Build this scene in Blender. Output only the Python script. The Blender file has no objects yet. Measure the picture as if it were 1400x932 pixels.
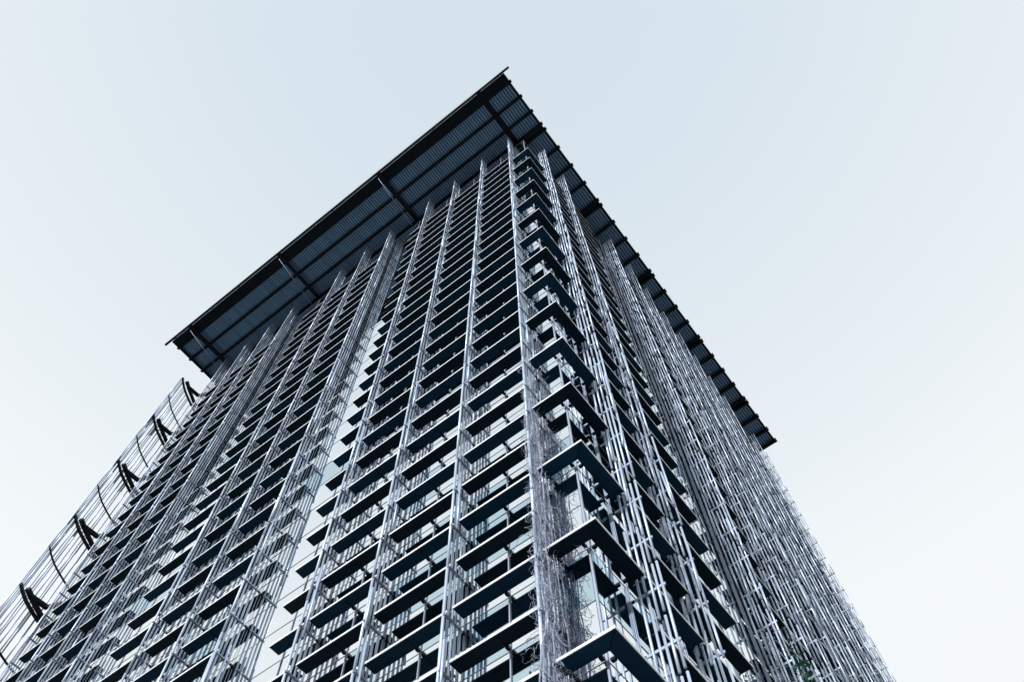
import bpy, bmesh, math, random
from mathutils import Vector, Matrix
random.seed(11)
S = bpy.context.scene
C = S.collection
R = math.radians
Z0 = 71.7                      # height of the topmost corner sunshade above the pavement

# ------------------------------------------------------------------ camera
cam_d = bpy.data.cameras.new('camera')
cam = bpy.data.objects.new('camera', cam_d); C.objects.link(cam)
FPX = 1134.8 / 1400.0
cam_d.sensor_fit = 'HORIZONTAL'; cam_d.sensor_width = 36.0; cam_d.lens = 36.0 * FPX
cam_d.clip_start = 0.1; cam_d.clip_end = 5000
AZ, EL, RO = 2.1894, 1.15874, -0.0409
CP = Vector((5.948, -11.802, Z0 - 70.086))
_f = Vector((math.cos(EL)*math.cos(AZ), math.cos(EL)*math.sin(AZ), math.sin(EL)))
_r = Vector((math.sin(AZ), -math.cos(AZ), 0)); _u = _r.cross(_f)
RV = _r*math.cos(RO) + _u*math.sin(RO); UV = -_r*math.sin(RO) + _u*math.cos(RO)
M4 = Matrix((RV, UV, -_f)).transposed().to_4x4(); M4.translation = CP
cam.matrix_world = M4
S.camera = cam

def proj(P):
    d = Vector(P) - CP; z = d.dot(_f)
    if z < 0.1: return None
    return (0.5 + FPX*d.dot(RV)/z, 0.5 - FPX*1.5037*d.dot(UV)/z, z)
def seen(P, m=0.03):
    q = proj(P)
    return q is not None and -m < q[0] < 1+m and -m < q[1] < 1+m

# ------------------------------------------------------------------ sky, sun, exposure
SUN_DIR = Vector((0.04, -0.88, 0.36)).normalized()
w = bpy.data.worlds.new('World'); S.world = w; w.use_nodes = True
nt = w.node_tree; nt.nodes.clear()
out = nt.nodes.new('ShaderNodeOutputWorld'); bg = nt.nodes.new('ShaderNodeBackground')
sky = nt.nodes.new('ShaderNodeTexSky'); sky.sky_type = 'NISHITA'; sky.sun_disc = False
sky.sun_elevation = math.asin(SUN_DIR.z); sky.sun_rotation = math.atan2(SUN_DIR.x, SUN_DIR.y)
sky.air_density = 1.0; sky.dust_density = 4.0; sky.ozone_density = 1.0
# thin even overcast veil in front of the blue sky
geo = nt.nodes.new('ShaderNodeNewGeometry'); sep = nt.nodes.new('ShaderNodeSeparateXYZ')
ramp = nt.nodes.new('ShaderNodeValToRGB')
ramp.color_ramp.elements[0].position = 0.0; ramp.color_ramp.elements[0].color = (0.98, 0.995, 1.0, 1)
ramp.color_ramp.elements[1].position = 1.0; ramp.color_ramp.elements[1].color = (0.70, 0.80, 0.88, 1)
el = ramp.color_ramp.elements.new(0.70); el.color = (0.95, 0.985, 1.0, 1)
mul = nt.nodes.new('ShaderNodeMix'); mul.data_type = 'RGBA'; mul.blend_type = 'MULTIPLY'; mul.inputs[0].default_value = 1.0
mul.inputs[7].default_value = (10, 10, 10, 1)
mix = nt.nodes.new('ShaderNodeMix'); mix.data_type = 'RGBA'; mix.inputs[0].default_value = 0.95
tc = nt.nodes.new('ShaderNodeTexCoord')
nt.links.new(tc.outputs['Generated'], sep.inputs[0])
nt.links.new(sep.outputs['Z'], ramp.inputs[0])
nt.links.new(ramp.outputs[0], mul.inputs[6])
nt.links.new(sky.outputs[0], mix.inputs[6]); nt.links.new(mul.outputs[2], mix.inputs[7])
nt.links.new(mix.outputs[2], bg.inputs[0]); bg.inputs[1].default_value = 0.10
nt.links.new(bg.outputs[0], out.inputs[0])

sun_d = bpy.data.lights.new('sun', 'SUN'); sun = bpy.data.objects.new('sun', sun_d); C.objects.link(sun)
sun_d.energy = 3.3; sun_d.angle = R(2); sun_d.color = (1.0, 0.99, 0.975)
sun.rotation_euler = (-SUN_DIR).to_track_quat('-Z', 'Y').to_euler()
sun.location = (0, 0, 200)

S.view_settings.view_transform = 'Standard'; S.view_settings.look = 'None'
S.view_settings.gamma = 1.0; S.view_settings.exposure = 0.0
S.view_settings.use_curve_mapping = False
S.render.engine = 'CYCLES'
S.cycles.caustics_reflective = False; S.cycles.max_bounces = 6; S.cycles.diffuse_bounces = 3; S.cycles.glossy_bounces = 4
S.render.resolution_x = 1024; S.render.resolution_y = 681

# ------------------------------------------------------------------ materials
def mat(name, col, rough=0.5, metal=0.0, spec=0.5, var=0.0, scale=6.0, bump=0.0, stretch=(1, 1, 1), col2=None):
    m = bpy.data.materials.new(name); m.use_nodes = True
    n = m.node_tree.nodes; l = m.node_tree.links; b = n['Principled BSDF']
    b.inputs['Base Color'].default_value = (*col, 1); b.inputs['Roughness'].default_value = rough
    b.inputs['Metallic'].default_value = metal; b.inputs['Specular IOR Level'].default_value = spec
    if var or bump or col2:
        t = n.new('ShaderNodeTexCoord'); mp = n.new('ShaderNodeMapping'); mp.inputs['Scale'].default_value = stretch
        ns = n.new('ShaderNodeTexNoise'); ns.inputs['Scale'].default_value = scale; ns.inputs['Detail'].default_value = 6
        l.new(t.outputs['Object'], mp.inputs[0]); l.new(mp.outputs[0], ns.inputs[0])
        if var or col2:
            r = n.new('ShaderNodeValToRGB')
            a = [c*(1-var) for c in col]; z = [min(1, c*(1+var)) for c in (col2 or col)]
            r.color_ramp.elements[0].position = 0.3; r.color_ramp.elements[0].color = (*a, 1)
            r.color_ramp.elements[1].position = 0.7; r.color_ramp.elements[1].color = (*z, 1)
            l.new(ns.outputs[0], r.inputs[0]); l.new(r.outputs[0], b.inputs['Base Color'])
        if bump:
            bp = n.new('ShaderNodeBump'); bp.inputs['Strength'].default_value = bump; bp.inputs['Distance'].default_value = 0.02
            l.new(ns.outputs[0], bp.inputs['Height']); l.new(bp.outputs[0], b.inputs['Normal'])
    return m

M = {}
M['glass'] = mat('coated_mirror_glass', (0.87, 0.91, 0.93), rough=0.015, metal=1.0, var=0.03, scale=0.35, bump=0.03)
M['glass2'] = mat('teal_mirror_glass', (0.55, 0.69, 0.76), rough=0.02, metal=1.0, var=0.05, scale=0.5, bump=0.05)
M['tube'] = mat('satin_aluminium_tube', (0.60, 0.71, 0.87), rough=0.40, metal=0.42, var=0.10, scale=3.0, stretch=(1, 1, 0.25))
M['rail'] = mat('dull_aluminium_rail', (0.40, 0.48, 0.62), rough=0.42, metal=0.4, var=0.12, scale=5)
M['frame'] = mat('window_frame_aluminium', (0.38, 0.44, 0.56), rough=0.45, metal=0.3, var=0.08, scale=4)
M['line'] = mat('dark_gasket_grey', (0.10, 0.115, 0.14), rough=0.5, var=0.1)
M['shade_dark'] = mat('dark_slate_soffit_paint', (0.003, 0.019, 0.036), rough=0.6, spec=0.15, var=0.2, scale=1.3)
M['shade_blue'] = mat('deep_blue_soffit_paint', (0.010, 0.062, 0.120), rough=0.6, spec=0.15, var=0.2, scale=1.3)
M['nosing'] = mat('pale_aluminium_nosing', (0.88, 0.90, 0.93), rough=0.45, metal=0.0, var=0.06, scale=4)
M['core'] = mat('dark_core_wall', (0.03, 0.035, 0.04), rough=0.7, var=0.1)
M['steel'] = mat('black_painted_steel', (0.002, 0.007, 0.014), rough=0.5, spec=0.2, var=0.2, scale=2)
M['gutter'] = mat('blue_black_gutter_steel', (0.006, 0.016, 0.03), rough=0.4, spec=0.4, var=0.15, scale=2)
M['deck'] = mat('galvanised_ribbed_deck', (0.34, 0.58, 0.90), rough=0.36, metal=0.35, var=0.2, scale=1.0, stretch=(2.2, 0.12, 1))
M['vine'] = mat('weathered_vine_wood', (0.38, 0.42, 0.54), rough=0.8, var=0.35, scale=9)
M['leaf'] = mat('ivy_leaf_green', (0.02, 0.19, 0.10), rough=0.5, var=0.4, scale=8)
M['paving'] = mat('grey_stone_paving', (0.11, 0.115, 0.12), rough=0.8, var=0.2, scale=0.7, bump=0.2)
M['roof'] = mat('grey_roof_membrane', (0.15, 0.16, 0.17), rough=0.9, var=0.1)

# ------------------------------------------------------------------ mesh helpers
class MB:
    def __init__(s): s.v = []; s.f = []; s.m = []
    def box(s, a, b, mi=0, faces=None):
        x0, y0, z0 = a; x1, y1, z1 = b
        k = len(s.v)
        s.v += [(x0,y0,z0),(x1,y0,z0),(x1,y1,z0),(x0,y1,z0),(x0,y0,z1),(x1,y0,z1),(x1,y1,z1),(x0,y1,z1)]
        F = [(0,3,2,1),(4,5,6,7),(0,1,5,4),(1,2,6,5),(2,3,7,6),(3,0,4,7)]
        s.f += [tuple(k+i for i in q) for q in F]
        s.m += [mi]*6
    def bar(s, a, b, w, h=None, mi=0, up=Vector((0, 0, 1))):
        h = h or w; a = Vector(a); b = Vector(b); d = (b-a).normalized()
        if abs(d.dot(up)) > 0.95: up = Vector((1, 0, 0))
        sd = d.cross(up).normalized(); u = sd.cross(d).normalized()
        k = len(s.v)
        for p in (a, b):
            for i, j in ((-1,-1),(1,-1),(1,1),(-1,1)): s.v.append(tuple(p + sd*(i*w/2) + u*(j*h/2)))
        for q in ((0,1,2,3),(4,7,6,5),(0,4,5,1),(1,5,6,2),(2,6,7,3),(3,7,4,0)):
            s.f.append(tuple(k+i for i in q)); s.m.append(mi)
    def tube(s, pts, rad, n=8, mi=0, cap=True):
        pts = [Vector(p) for p in pts]; k = len(s.v); N = len(pts)
        for i, p in enumerate(pts):
            d = (pts[min(i+1, N-1)] - pts[max(i-1, 0)]).normalized()
            up = Vector((0, 0, 1)) if abs(d.z) < 0.9 else Vector((1, 0, 0))
            a = d.cross(up).normalized(); b = d.cross(a)
            r = rad[i] if isinstance(rad, (list, tuple)) else rad
            for j in range(n):
                t = 2*math.pi*j/n; s.v.append(tuple(p + a*(r*math.cos(t)) + b*(r*math.sin(t))))
        for i in range(N-1):
            for j in range(n):
                s.f.append((k+i*n+j, k+i*n+(j+1) % n, k+(i+1)*n+(j+1) % n, k+(i+1)*n+j)); s.m.append(mi)
        if cap:
            s.f.append(tuple(k+j for j in range(n-1, -1, -1))); s.m.append(mi)
            s.f.append(tuple(k+(N-1)*n+j for j in range(n))); s.m.append(mi)
    def poly(s, pts, mi=0):
        k = len(s.v); s.v += [tuple(p) for p in pts]; s.f.append(tuple(range(k, k+len(pts)))); s.m.append(mi)
    def mesh(s, name, mats, smooth=False):
        me = bpy.data.meshes.new(name); me.from_pydata(s.v, [], s.f)
        for m in (mats if isinstance(mats, (list, tuple)) else [mats]): me.materials.append(m)
        me.polygons.foreach_set('material_index', s.m)
        if smooth:
            me.polygons.foreach_set('use_smooth', [len(p.vertices) == 4 for p in me.polygons])
        me.update(); return me

def link(name, me, parent=None, loc=(0, 0, 0), stuff=False, label=None):
    o = bpy.data.objects.new(name, me); C.objects.link(o); o.location = loc
    if parent: o.parent = parent
    if stuff: o['kind'] = 'stuff'
    if label: o['label'] = label
    return o
def build(name, mb, mats, parent=None, loc=(0, 0, 0), stuff=False, label=None, smooth=False):
    return link(name, mb.mesh(name, mats, smooth), parent, loc, stuff, label)
def thing(name, label, cat, loc=(0, 0, 0)):
    o = bpy.data.objects.new(name, None); C.objects.link(o); o.location = loc
    o['label'] = label; o['category'] = cat; o.empty_display_size = 0.5
    return o

# ------------------------------------------------------------------ ground
g = MB(); g.poly([(-3000,-3000,0),(3000,-3000,0),(3000,3000,0),(-3000,3000,0)])
o = build('ground', g, M['paving']); o['kind'] = 'structure'

# ------------------------------------------------------------------ the tower
T = thing('office_tower', 'tall glass office tower wrapped in aluminium tube screens under a wide ribbed roof canopy', 'building')
WY = 0.68                      # glass plane behind the sunshade line (y on the left face, -x on the right face)
XL, YR = -39.7, 39.0           # far ends of the two facades
ZT = 8.8                       # top of the curtain wall above the topmost corner sunshade
SD = 0.485                     # depth of a sunshade

b = MB(); b.box((XL+0.05, WY+0.12, 0), (-WY-0.12, YR-0.05, Z0+ZT-0.3)); build('wall', b, M['core'], T)
b = MB(); b.box((XL+0.3, WY+0.3, Z0+ZT-0.29), (-WY-0.3, YR-0.3, Z0+ZT-0.05)); build('roof', b, M['roof'], T)

FL = [-1.80, -4.93, -8.20, -11.45, -16.35, -19.62, -22.90, -29.40, -32.72, -36.03, -39.42]
TOPL = [10.3, 10.3, 9.4, 10.3, 10.05, 10.1, 10.1, 9.85, 10.0, 10.05, 10.1]
FR = [2.42, 5.42, 12.95, 16.40, 19.00, 21.85, 24.60, 26.90, 29.30, 31.90, 34.80, 37.85, 39.70]
TOPR = [8.2, 8.0, 6.8, 7.3, 6.2, 5.7, 5.4, 4.1, 3.3, 3.0, -2.0, 3.6, 2.3]
WIDE_L = (4, 7); WIDE_R = (2,)

# curtain-wall divisions
def divisions(a, b_, fixed, step=1.64):
    pts = [a] + [x for x in fixed if min(a, b_)+0.4 < x < max(a, b_)-0.4] + [b_]
    res = []
    for p, q in zip(pts, pts[1:]):
        n = max(1, round(abs(q-p)/step))
        if abs(q-p) > 4: n = 1; res.append(p); p = p + (q-p)*(0.37 if abs(q-p) < 5.5 else 0.53)
        res += [p + (q-p)*i/n for i in range(n)]
    return res + [b_]
DL = divisions(-WY-0.05, XL, FL)
DR = divisions(WY+0.05, YR, FR)
LEV = [ZT - 0.0, 6.0, 4.0] + [2.0 - 2*k for k in range(0, 37)]      # transom heights (relative)
LEV = [z for z in LEV if Z0+z > 0.2] + [-Z0+0.1]

pane_sites = []
rest = MB()
for face, D in (('L', DL), ('R', DR)):
    for i in range(len(D)-1):
        a, c = D[i], D[i+1]
        for j in range(len(LEV)-1):
            zt, zb = LEV[j], LEV[j+1]
            mid = (a+c)/2
            P = (mid, WY, Z0+(zt+zb)/2) if face == 'L' else (-WY, mid, Z0+(zt+zb)/2)
            q = proj(P)
            vis = seen(P, 0.02)
            pane_sites.append((face, i, j, a, c, zt, zb, q[2] if vis else 1e9))
pane_sites.sort(key=lambda s: s[7])
pane_mesh = {}
def pane_box(mb, face, a, c, zt, zb, off=(0, 0, 0)):
    lo, hi = min(a, c)+0.012, max(a, c)-0.012
    if face == 'L': A = (lo, WY, zb+0.012); B = (hi, WY+0.03, zt-0.012)
    else: A = (-WY-0.03, lo, zb+0.012); B = (-WY, hi, zt-0.012)
    mb.box(tuple(A[k]-off[k] for k in range(3)), tuple(B[k]-off[k] for k in range(3)))
for n, (face, i, j, a, c, zt, zb, d) in enumerate(pane_sites):
    if n < 300 and d < 1e8:
        tint = random.random() < 0.22; key = (face, i, round(zt-zb, 2), tint); mid = (a+c)/2; zc = (zt+zb)/2
        off = (mid, WY, zc) if face == 'L' else (-WY, mid, zc)
        if key not in pane_mesh:
            mb = MB(); pane_box(mb, face, a, c, zt, zb, off); pane_mesh[key] = mb.mesh('glass_pane', M['glass2' if tint else 'glass'])
        o = link('glass_pane', pane_mesh[key], T, (off[0], off[1], off[2]+Z0))
        t = R(0.22)
        if face == 'L': o.rotation_euler = (random.uniform(-t, t), 0, random.uniform(-t, t))
        else: o.rotation_euler = (0, random.uniform(-t, t), random.uniform(-t, t))
    else:
        pane_box(rest, face, a, c, zt+Z0, zb+Z0)
build('glass_pane', rest, M['glass'], T, stuff=True)

for D, face in ((DL[1:], 'L'), (DR[1:], 'R')):
    for x in D:
        if any(abs(x-(FL if face == 'L' else FR)[q]) < 0.05 for q in (WIDE_L if face == 'L' else ())): continue
        b = MB()
        if face == 'L': b.box((x-0.02, WY-0.035, 0.05), (x+0.02, WY-0.002, Z0+ZT+0.02))
        else: b.box((-WY+0.002, x-0.02, 0.05), (-WY+0.035, x+0.02, Z0+ZT+0.02))
        build('mullion', b, M['frame'], T)
b = MB(); b.box((-WY-0.035, WY-0.025, 0.05), (-WY+0.025, WY+0.035, Z0+ZT+0.03)); build('corner_mullion', b, M['frame'], T)
for z in LEV[:-1]:
    h = 0.013 if z < ZT else 0.05
    b = MB(); b.box((XL, WY-0.010, -h), (-WY-0.07, WY-0.002, h)); build('transom', b, M['line'] if z < ZT else M['frame'], T, (0, 0, Z0+z))
    b = MB(); b.box((-WY+0.002, WY+0.07, -h), (-WY+0.010, YR, h)); build('transom', b, M['line'] if z < ZT else M['frame'], T, (0, 0, Z0+z))

# ---- sunshades -------------------------------------------------------------
def shade_mesh(face, a, c, mat_):
    mb = MB(); lo, hi = min(a, c), max(a, c)
    n = 1 if hi-lo < 2.0 else 2
    th = 0.05
    def bx(u0, v0, z0, u1, v1, z1, mi):
        if face == 'L': mb.box((u0, v0, z0), (u1, v1, z1), mi)
        else: mb.box((-v1, u0, z0), (-v0, u1, z1), mi)
    for k in range(n):
        u0 = lo + (hi-lo)*k/n + (0.006 if k else 0); u1 = lo + (hi-lo)*(k+1)/n - (0.006 if k < n-1 else 0)
        bx(u0, 0.022, 0.0, u1, SD, th, 0)
        bx(u0, 0.0, -0.012, u1, 0.02, th+0.022, 1)            # pale front nosing
    for k in range(1, n):                                      # bracket back to the glass under the joint
        u = lo + (hi-lo)*k/n
        bx(u-0.035, SD-0.20, 0.055, u+0.035, WY-0.057, 0.115, 2)
        bx(u-0.05, SD+0.01, -0.03, u+0.05, WY-0.058, 0.05, 3)
    if n == 2:
        u = (lo+hi)/2
        bx(u-0.012, 0.03, -0.014, u+0.012, SD-0.02, -0.001, 3)    # seam strip
    return mb.mesh('sunshade', [mat_, M['nosing'], M['rail'], M['steel']])
GAP = 0.075
BL = [(-1.86, -4.85), (-5.0, -8.12), (-8.28, -11.37), (-11.53, -13.24), (-16.42, -19.55), (-19.69, -22.83),
      (-22.97, -26.35), (-29.47, -32.65), (-32.79, -35.96), (-36.1, -39.35)]
BR = [(2.49, 5.35), (5.49, 9.17), (13.02, 16.33), (16.47, 18.93), (19.07, 21.78), (21.92, 24.53), (24.67, 26.83),
      (26.97, 29.23), (29.37, 31.83), (31.97, 34.73), (34.87, 37.78), (37.92, 38.9)]
shade_sites = []
for face, BB in (('L', BL), ('R', BR)):
    for bi, (a, c) in enumerate(BB):
        for k in range(0, 36):
            z = 2.0 - 2*k
            if face == 'R': z -= 0.0
            if Z0+z < 3.0: continue
            mid = (a+c)/2
            P = (mid, 0.2, Z0+z) if face == 'L' else (-0.2, mid, Z0+z)
            q = proj(P); vis = seen(P, 0.06)
            shade_sites.append((face, bi, a, c, z, k % 2, q[2] if vis else 1e9))
shade_sites.sort(key=lambda s: s[6])
smesh = {}
rest_v = []; rest_mesh = bmesh.new()
for n, (face, bi, a, c, z, par, d) in enumerate(shade_sites):
    key = (face, bi, par)
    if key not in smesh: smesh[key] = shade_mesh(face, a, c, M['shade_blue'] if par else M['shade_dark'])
    if n < 280 and d < 1e8:
        link('sunshade', smesh[key], T, (0, 0, Z0+z))
    else:
        k0 = len(rest_mesh.verts); rest_mesh.from_mesh(smesh[key]); rest_mesh.verts.ensure_lookup_table()
        for v in rest_mesh.verts[k0:]: v.co.z += Z0+z
        if par:
            rest_mesh.faces.ensure_lookup_table()
            for f in rest_mesh.faces[len(rest_mesh.faces)-len(smesh[key].polygons):]:
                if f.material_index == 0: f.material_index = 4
me = bpy.data.meshes.new('sunshade'); rest_mesh.to_mesh(me); rest_mesh.free()
for m in (M['shade_dark'], M['nosing'], M['rail'], M['steel'], M['shade_blue']): me.materials.append(m)
link('sunshade', me, T, stuff=True)

def corner_mesh(mat_):
    mb = MB(); th = 0.05; xl, yr = -1.70, 2.36; e = 0.022
    def slab(z0, z1, o, i, mi, xl=xl, yr=yr):
        # L-shaped prism between outer offset o and inner offset i, mitred at the corner
        A = [(xl, o), (-o, o), (-i, i), (xl, i)]; B = [(-o, o), (-o, yr), (-i, yr), (-i, i)]
        for q in (A, B):
            k = len(mb.v)
            mb.v += [(x, y, z0) for x, y in q] + [(x, y, z1) for x, y in q]
            for f in ((3,2,1,0),(4,5,6,7),(0,1,5,4),(1,2,6,5),(2,3,7,6),(3,0,4,7)):
                mb.f.append(tuple(k+j for j in f)); mb.m.append(mi)
    slab(0, th, e, SD, 0); slab(-0.012, th+0.022, 0.0, 0.02, 1)
    mb.bar((-0.05, 0.05, -0.008), (-SD+0.02, SD-0.02, -0.008), 0.02, 0.012, 3)   # mitre seam
    for u in (-1.55, -0.75):
        mb.box((u-0.035, SD-0.2, 0.055), (u+0.035, WY-0.057, 0.115), 2); mb.box((u-0.05, SD+0.01, -0.03), (u+0.05, WY-0.058, 0.05), 3)
    for u in (0.75, 2.2):
        mb.box((-WY+0.057, u-0.035, 0.055), (-SD+0.2, u+0.035, 0.115), 2); mb.box((-WY+0.058, u-0.05, -0.03), (-SD-0.01, u+0.05, 0.05), 3)
    return mb.mesh('corner_sunshade', [mat_, M['nosing'], M['rail'], M['steel']])
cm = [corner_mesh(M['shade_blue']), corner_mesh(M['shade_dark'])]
for k in range(0, 17):
    link('corner_sunshade', cm[k % 2], T, (0, 0, Z0-4*k))

# ---- reed screens: fins of vertical tubes standing square to the glass -----------
YT = [-0.23, -0.06, 0.11, 0.28, 0.45]       # tube rows, measured outwards-in on the left face
YTR = [-0.40, -0.225, -0.05, 0.125, 0.30]
def tube_mesh(top, dense, face, row):
    """one reed: butted lengths with fine joints plus shorter companion lengths clipped to the other side of the rail"""
    mb = MB(); r = (0.043 if row else 0.048) if face == 'L' else 0.039
    z = top - random.uniform(0, 0.06); zmin = -Z0 + 5.0
    ph = random.uniform(2.0, 7.0); first = True
    while z > zmin:
        ln = ph if first else random.choice((4.0, 6.0, 6.0, 8.0) if face == 'L' else (2.0, 4.0, 4.0, 6.0)); first = False
        z2 = max(z-ln, zmin)
        j = 0.010 if face == 'L' else 0.028; jx, jy, kx, ky = (random.uniform(-j, j) for _ in range(4))
        mb.tube([(jx, jy, z), (jx+kx*.5, jy+ky*.5, z2+(0.05 if face == 'L' else random.uniform(0.05, 0.20)))], r, 9)
        z = z2
    z = top - random.uniform(1.0, 4.0)
    side = 0.095 if face == 'L' else 0.095
    while z > zmin:
        ln = random.choice((1.8, 2.6, 3.4, 4.4) if face == 'L' else (1.2, 1.6, 2.2, 3.0))
        if random.random() < dense:
            p = (side, 0, 0) if face == 'L' else (0, -side, 0)
            e = 0.0 if face == 'L' else random.uniform(-.06, .06)
            mb.tube([(p[0]+e, p[1], z), (p[0]-e, p[1]+e*.5, max(z-ln, zmin))], 0.038 if face == 'L' else 0.041, 9)
        z -= ln + random.choice((0.6, 1.2, 2.2))
    return mb.mesh('tube', M['tube'], smooth=True)

rail_sites = []
def rail_box(mb, face, y0, off=(0, 0, 0)):
    # paired flat bars carrying the tubes, with a stubby bracket at the glass
    def bx(u0, v0, z0, u1, v1, z1, mi=0):
        if face == 'L': A = (u0, v0, z0); B = (u1, v1, z1)
        else: A = (-v1, u0, z0); B = (-v0, u1, z1)
        mb.box(tuple(A[k]+off[k] for k in range(3)), tuple(B[k]+off[k] for k in range(3)), mi)
    bx(0.012, y0-0.06, -0.045, 0.044, WY-0.14, 0.045)
    bx(0.052, y0-0.02, -0.03, 0.082, WY-0.24, 0.03)
    bx(0.0, WY-0.15, -0.035, 0.06, WY-0.04, 0.035, 1)
rmesh = {}
for face in 'LR':
    mb = MB(); rail_box(mb, face, (YT if face == 'L' else YTR)[0]); rmesh[face] = mb.mesh('rail', [M['rail'], M['steel']])
fins = []
for face, FF, TT in (('L', FL, TOPL), ('R', FR, TOPR)):
    for i, (u, top) in enumerate(zip(FF, TT)):
        rows = YT if face == 'L' else YTR + ([0.46] if i in WIDE_R else [])
        dense = 0.22 if face == 'L' else 0.52
        # the part itself: the slim post against the glass
        mb = MB()
        if face == 'L': mb.box((-0.006, WY-0.07, 4.5), (0.006, WY-0.05, Z0+min(top, ZT)-0.1))
        else: mb.box((-WY+0.05, -0.006, 4.5), (-WY+0.07, 0.006, Z0+min(top, ZT)-0.1))
        fin = build('reed_screen', mb, M['rail'], T, (u, 0, 0) if face == 'L' else (0, u, 0))
        for rI, y in enumerate(rows):
            o = link('tube', tube_mesh(top, dense, face, rI), fin, (0, y, Z0) if face == 'L' else (-y, 0, Z0))
        zoff = -0.42 if face == 'L' else random.choice((-0.3, -0.6, -0.9))
        k = 0; z = 2*math.floor(top/2) + zoff
        while Z0+z > 5.5:
            P = (u, 0.1, Z0+z) if face == 'L' else (-0.1, u, Z0+z)
            q = proj(P)
            rail_sites.append((q[2] if seen(P, 0.05) else 1e9, face, fin, z, len(fins)))
            z -= 2.0
        fins.append(fin)
rail_sites.sort(key=lambda s: s[0])
left = {}
for n, (d, face, fin, z, fi) in enumerate(rail_sites):
    if n < 290 and d < 1e8: link('rail', rmesh[face], fin, (0, 0, Z0+z))
    else:
        mb = left.setdefault(fi, (MB(), fin))[0]
        rail_box(mb, face, (YT if face == 'L' else YTR)[0], (0, 0, Z0+z))
for mb, fin in left.values(): build('rail', mb, [M['rail'], M['steel']], fin, stuff=True)

# ---- curved screen beyond the far left corner -------------------------------------
arc = [(-43.35, -1.76), (-43.72, -1.36), (-44.05, -0.93), (-44.33, -0.48), (-44.56, -0.02), (-44.78, 0.48), (-45.0, 1.01), (-45.2, 1.6), (-45.35, 2.2), (-45.47, 2.85)]
mb = MB(); mb.box((XL-0.16, 2.2, 20), (XL-0.02, 2.4, Z0+8.0))
scr = build('curved_reed_screen', mb, M['steel'], T)
for i, t in enumerate((0.0, 0.38, 0.85, 1.15, 2.0, 2.5, 2.9, 3.7, 4.4, 4.8, 5.8, 6.7, 7.8)):
    k = min(int(t), len(arc)-2); fr = t-k
    x = arc[k][0]*(1-fr) + arc[k+1][0]*fr; y = arc[k][1]*(1-fr) + arc[k+1][1]*fr
    mb = MB(); z = 8.15 if i else 8.0; zmin = -40.0
    while z > zmin:
        z2 = max(z - random.choice((4.0, 8.0, 8.0)), zmin); mb.tube([(0, 0, z), (0, 0, z2+0.04)], 0.055, 9); z = z2
    for kk in range(6):
        zz = 8.0 - 8*kk
        if random.random() < 0.6 and kk: mb.tube([(-0.11, 0.05, zz+random.uniform(0.3, 1.2)), (-0.11, 0.05, zz-random.uniform(0.5, 1.8))], 0.07, 9)
    build('tube', mb, M['tube'], scr, (x-0.13, y-0.05, Z0), smooth=True)
for k in range(0, 12):
    z = 8.0 - 4*k; mb = MB()
    big = (k % 2 == 0)
    for p, q in zip(arc, arc[1:]):
        mb.bar((p[0], p[1], 0), (q[0], q[1], 0), 0.16 if big else 0.085, 0.22 if big else 0.12)
    if not big: mb.bar((arc[-1][0], arc[-1][1], 0), (XL-0.1, 2.6, 0), 0.1, 0.1)
    build('support_arc', mb, M['steel'], scr, (0, 0, Z0+z))
    if big:
        mb = MB(); J = (-43.72, -0.62)
        mb.bar((-43.36, -1.2, 0), (J[0]+0.02, J[1], 0), 0.30, 0.26)
        mb.bar((J[0], J[1]-0.1, 0), (-43.62, 0.75, 0), 0.30, 0.26); mb.bar((-43.62, 0.7, -0.005), (XL-0.1, 2.3, -0.005), 0.30, 0.25)
        mb.bar((J[0], J[1]-0.05, 0.005), (-44.62, 1.1, 0.005), 0.28, 0.24); mb.bar((-44.62, 1.05, 0), (-44.95, 2.8, 0), 0.28, 0.24)
        build('bracket', mb, M['steel'], scr, (0, 0, Z0+z+0.02))

# ---- roof canopy -------------------------------------------------------------------
CZ = Z0 + 10.6
XA, XB = -42.81, 1.416; YA, YB = -5.04, 45.17
mb = MB(); mb.box((XA, YA, CZ+0.52), (XB, YB, CZ+0.60))
can = build('roof_canopy', mb, M['roof'], T)
PUR = [-4.10, -2.43, -0.72]
for i in range(5):
    c = 1.09 + 9.35*i; PUR += [c-0.31, c+0.31]
    if i < 4: PUR += [c+0.31+2.18*j for j in (1, 2, 3)]
PUR += [40.99, 43.11, 44.97]
PUR.sort()
GIR = [-1.505, -13.90, -27.20, -39.94]
for y in PUR:
    mb = MB(); mb.box((XA-0.14, -0.14, 0.0), (XB+0.16, -0.115, 0.5)) if False else None
    # I-section purlin
    mb.box((XA-0.14, -0.15, 0.0), (XB+0.16, 0.15, 0.035)); mb.box((XA-0.14, -0.018, 0.035), (XB+0.16, 0.018, 0.44)); mb.box((XA-0.14, -0.12, 0.44), (XB+0.16, 0.12, 0.475))
    build('purlin', mb, M['steel'], can, (0, y, CZ))
for y0, y1 in ((0.78+9.35*i, 1.40+9.35*i) for i in range(5)):
    mb = MB(); mb.box((XA, y0+0.16, CZ+0.30), (XB-0.02, y1-0.16, CZ+0.34)); build('soffit_plate', mb, M['gutter'], can)
for x in GIR:
    mb = MB(); mb.box((-0.22, YA-0.08, -0.16), (0.22, YB+0.05, -0.12)); mb.box((-0.03, YA-0.05, -0.12), (0.03, YB, -0.003)); mb.box((-0.2, YA-0.05, -0.115), (0.2, YB, -0.075))
    build('girder', mb, M['steel'], can, (x, 0, CZ))
    mb = MB(); mb.tube([(-0.3, YA+0.25, -0.18), (-0.32, 0.5, -1.9)], 0.025, 8)
    if x < -2: build('tie_rod', mb, M['rail'], can, (x, 0, CZ), smooth=True)
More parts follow.
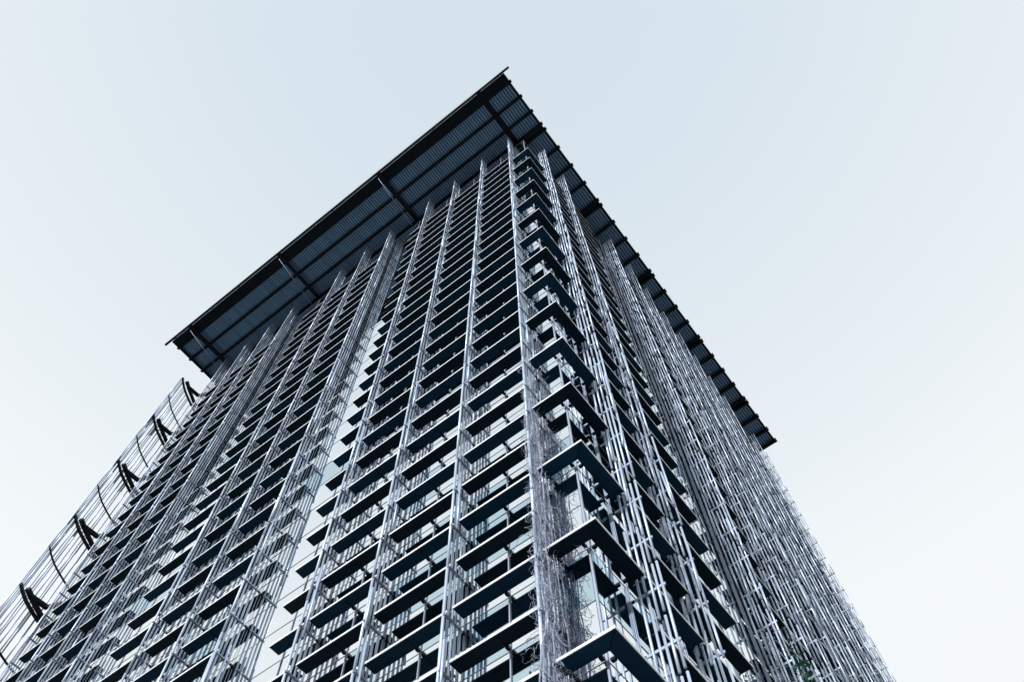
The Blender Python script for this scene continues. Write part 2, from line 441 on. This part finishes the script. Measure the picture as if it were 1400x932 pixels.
for x in (XA, XB-0.12):
    mb = MB(); mb.box((0, YA+0.3, 0.02), (0.12, YB, 0.5)); build('edge_beam', mb, M['steel'], can, (x, 0, CZ))
mb = MB(); mb.box((XA-0.02, YA, 0.04), (XB+0.02, YA+0.78, 0.49)); build('fascia', mb, M['steel'], can, (0, 0, CZ))
mb = MB()
prof = [(0.0, 0.10), (0.05, 0.02), (0.17, 0.0), (0.25, 0.05), (0.27, 0.22), (0.02, 0.24)]
x0, x1 = XA-0.95, XB+0.72
k = len(mb.v); n = len(prof)
mb.v += [(x0, p[0], p[1]) for p in prof] + [(x1, p[0], p[1]) for p in prof]
mb.f += [tuple(range(n)), tuple(range(2*n-1, n-1, -1))] + [(i, i+n, (i+1) % n+n, (i+1) % n) for i in range(n)]; mb.m += [0]*(n+2)
build('gutter', mb, M['gutter'], can, (0, YA-0.295, CZ+0.15))
for x in (-42.3, -39.94, -33, -27.2, -20, -13.9, -7, -1.5, 1.2):
    mb = MB(); mb.box((-0.04, YA-0.12, 0.18), (0.04, YA+0.02, 0.30)); build('gutter_bracket', mb, M['steel'], can, (x, 0, CZ))
# ribbed deck panels between purlins and girders
def deck(wx, wy, pitch=0.26):
    mb = MB(); n = max(2, int(wx/pitch)); p = wx/n; h = 0.15
    xs = []
    for i in range(n):
        xs += [(i*p, 0.0), (i*p+p*0.52, 0.0), (i*p+p*0.60, h), (i*p+p*0.92, h)]
    xs.append((wx, 0.0))
    for (xa, za) in xs: mb.v += [(xa, 0, za), (xa, wy, za)]
    for i in range(len(xs)-1):
        mb.f.append((2*i, 2*i+1, 2*i+3, 2*i+2)); mb.m.append(0)
    return mb.mesh('deck_panel', M['deck'])
GX = [XA+0.13] + sorted(GIR) + [XB-0.13]
dm = {}
for ya, yb in zip(PUR, PUR[1:]):
    if yb-ya < 0.8: continue
    for xa, xb in zip(GX, GX[1:]):
        k = (round(xb-xa, 2), round(yb-ya, 2))
        if k not in dm: dm[k] = deck(xb-xa, yb-ya)
        link('deck_panel', dm[k], can, (xa, ya, CZ+0.40))
for x, y in ((-6, 5), (-18, 5), (-31, 5), (-6, 20), (-31, 20), (-6, 34), (-18, 34), (-31, 34)):
    mb = MB(); mb.tube([(x, y, Z0+ZT-0.1), (x, y, CZ-0.17)], 0.2, 12); build('column', mb, M['steel'], T, smooth=True)

# ------------------------------------------------------------------ climbing vines
def strand(mb, p, n, step, bias, box, r0, rng):
    pts = [Vector(p)]; d = Vector((rng.gauss(0, .5), rng.gauss(0, .5), rng.gauss(0, 1)))
    for i in range(n):
        d = d*0.72 + Vector((rng.gauss(0, .42), rng.gauss(0, .42), rng.gauss(0, .5))) + bias*0.25
        q = pts[-1] + d.normalized()*step*rng.uniform(.6, 1.3)
        for a in range(2):
            if q[a] < box[a][0]: q[a] = box[a][0]; d[a] = abs(d[a])
            if q[a] > box[a][1]: q[a] = box[a][1]; d[a] = -abs(d[a])
        pts.append(q)
    mb.tube(pts, [r0*(1-0.7*i/n) for i in range(n+1)], 4, cap=False)
    return pts
def leaf(mb, p, s, rng):
    a = Vector((rng.gauss(0, 1), rng.gauss(0, 1), rng.gauss(0, .6))).normalized(); b = a.cross(Vector((0, 0, 1))).normalized(); c = a.cross(b)
    pts = [p, p+a*s*.35+b*s*.45, p+a*s*.55+b*s*.2+c*s*.08, p+a*s, p+a*s*.55-b*s*.2+c*s*.08, p+a*s*.35-b*s*.45]
    mb.poly(pts)
rng = random.Random(5)
V = thing('climbing_vine', 'bare tangled grey climbing vine wrapped thickly round the tube screen nearest the corner', 'vine', (-1.75, 0.1, 0))
core_, twig, lv = MB(), MB(), MB()
off = Vector((-1.75, 0.1, 0))
for i in range(10):                      # main stems from the pavement
    x = rng.uniform(-0.12, 0.2); y = rng.uniform(-0.42, 0.35); pts = []
    ztop = Z0 - rng.uniform(42, 50); z = 0.0
    while z < ztop:
        pts.append((x, y, z)); z += 0.5; x = min(.25, max(-.16, x+rng.gauss(0, .05))); y = min(.42, max(-.45, y+rng.gauss(0, .06)))
    core_.tube(pts, [0.03*(1-0.6*j/len(pts)) for j in range(len(pts))], 5)
for i in range(560):
    t = rng.random()**0.75
    z = Z0 - 64 + 20.5*(1-t) if rng.random() < .8 else Z0 - 64 + 24*rng.random()
    p = (rng.uniform(-.18, .28), rng.uniform(-.46, .42), z)
    strand(twig, p, rng.randint(8, 18), .11, Vector((0, 0, -.3)), ((-.24, .36), (-.52, .46)), rng.uniform(.006, .013), rng)
for i in range(28):                      # loose whips hanging clear of the screen
    sgn = rng.choice((-1, 1, 1)); z = Z0 - 47.5 - 13*rng.random()
    pts = strand(twig, (sgn*.15, rng.uniform(-.45, .35), z), rng.randint(9, 17), .13, Vector((sgn*.55, -.05, -.35)), ((-.95, 1.2), (-.6, .45)), .011, rng)
    if z < Z0-55 and rng.random() < .5: leaf(lv, pts[-1], .10, rng)
for i in range(70): leaf(lv, Vector((rng.uniform(-.3, .6), rng.uniform(-.5, .4), Z0-rng.uniform(55, 63))), rng.uniform(.06, .11), rng)
o = build('stem', core_, M['vine'], V); o.location = (0, -0.0, 0)
build('twig', twig, M['vine'], V, (0, 0, 0), stuff=True); build('leaf', lv, M['leaf'], V, stuff=True)

V2 = thing('leafy_vine', 'green leafy vine climbing the far right tube screens at the bottom edge', 'vine', (0.0, 13.3, 0))
st, lv = MB(), MB()
for i in range(8):
    x = rng.uniform(-.2, .3); y = rng.uniform(-.4, .6); pts = []; z = 0.0; zt = Z0-rng.uniform(45.5, 50)
    while z < zt: pts.append((x, y, z)); z += .6; x = min(.4, max(-.3, x+rng.gauss(0, .06))); y = min(1.2, max(-.8, y+rng.gauss(0, .1)))
    st.tube(pts, [0.028*(1-.6*j/len(pts)) for j in range(len(pts))], 5)
for i in range(170):
    strand(st, (rng.uniform(-.3, .4), rng.uniform(-1.2, .9), Z0-rng.uniform(45.5, 60)), 12, .12, Vector((0, 0, -.1)), ((-.4, .5), (-1.6, 1.4)), .012, rng)
for i in range(2600):
    t = rng.random()**.6; z = Z0-45.6-15*t
    leaf(lv, Vector((rng.gauss(.40, .22), rng.gauss(.5, .4+.6*t), z)), rng.uniform(.10, .26), rng)
build('stem', st, M['vine'], V2, stuff=True); build('leaf', lv, M['leaf'], V2, stuff=True)
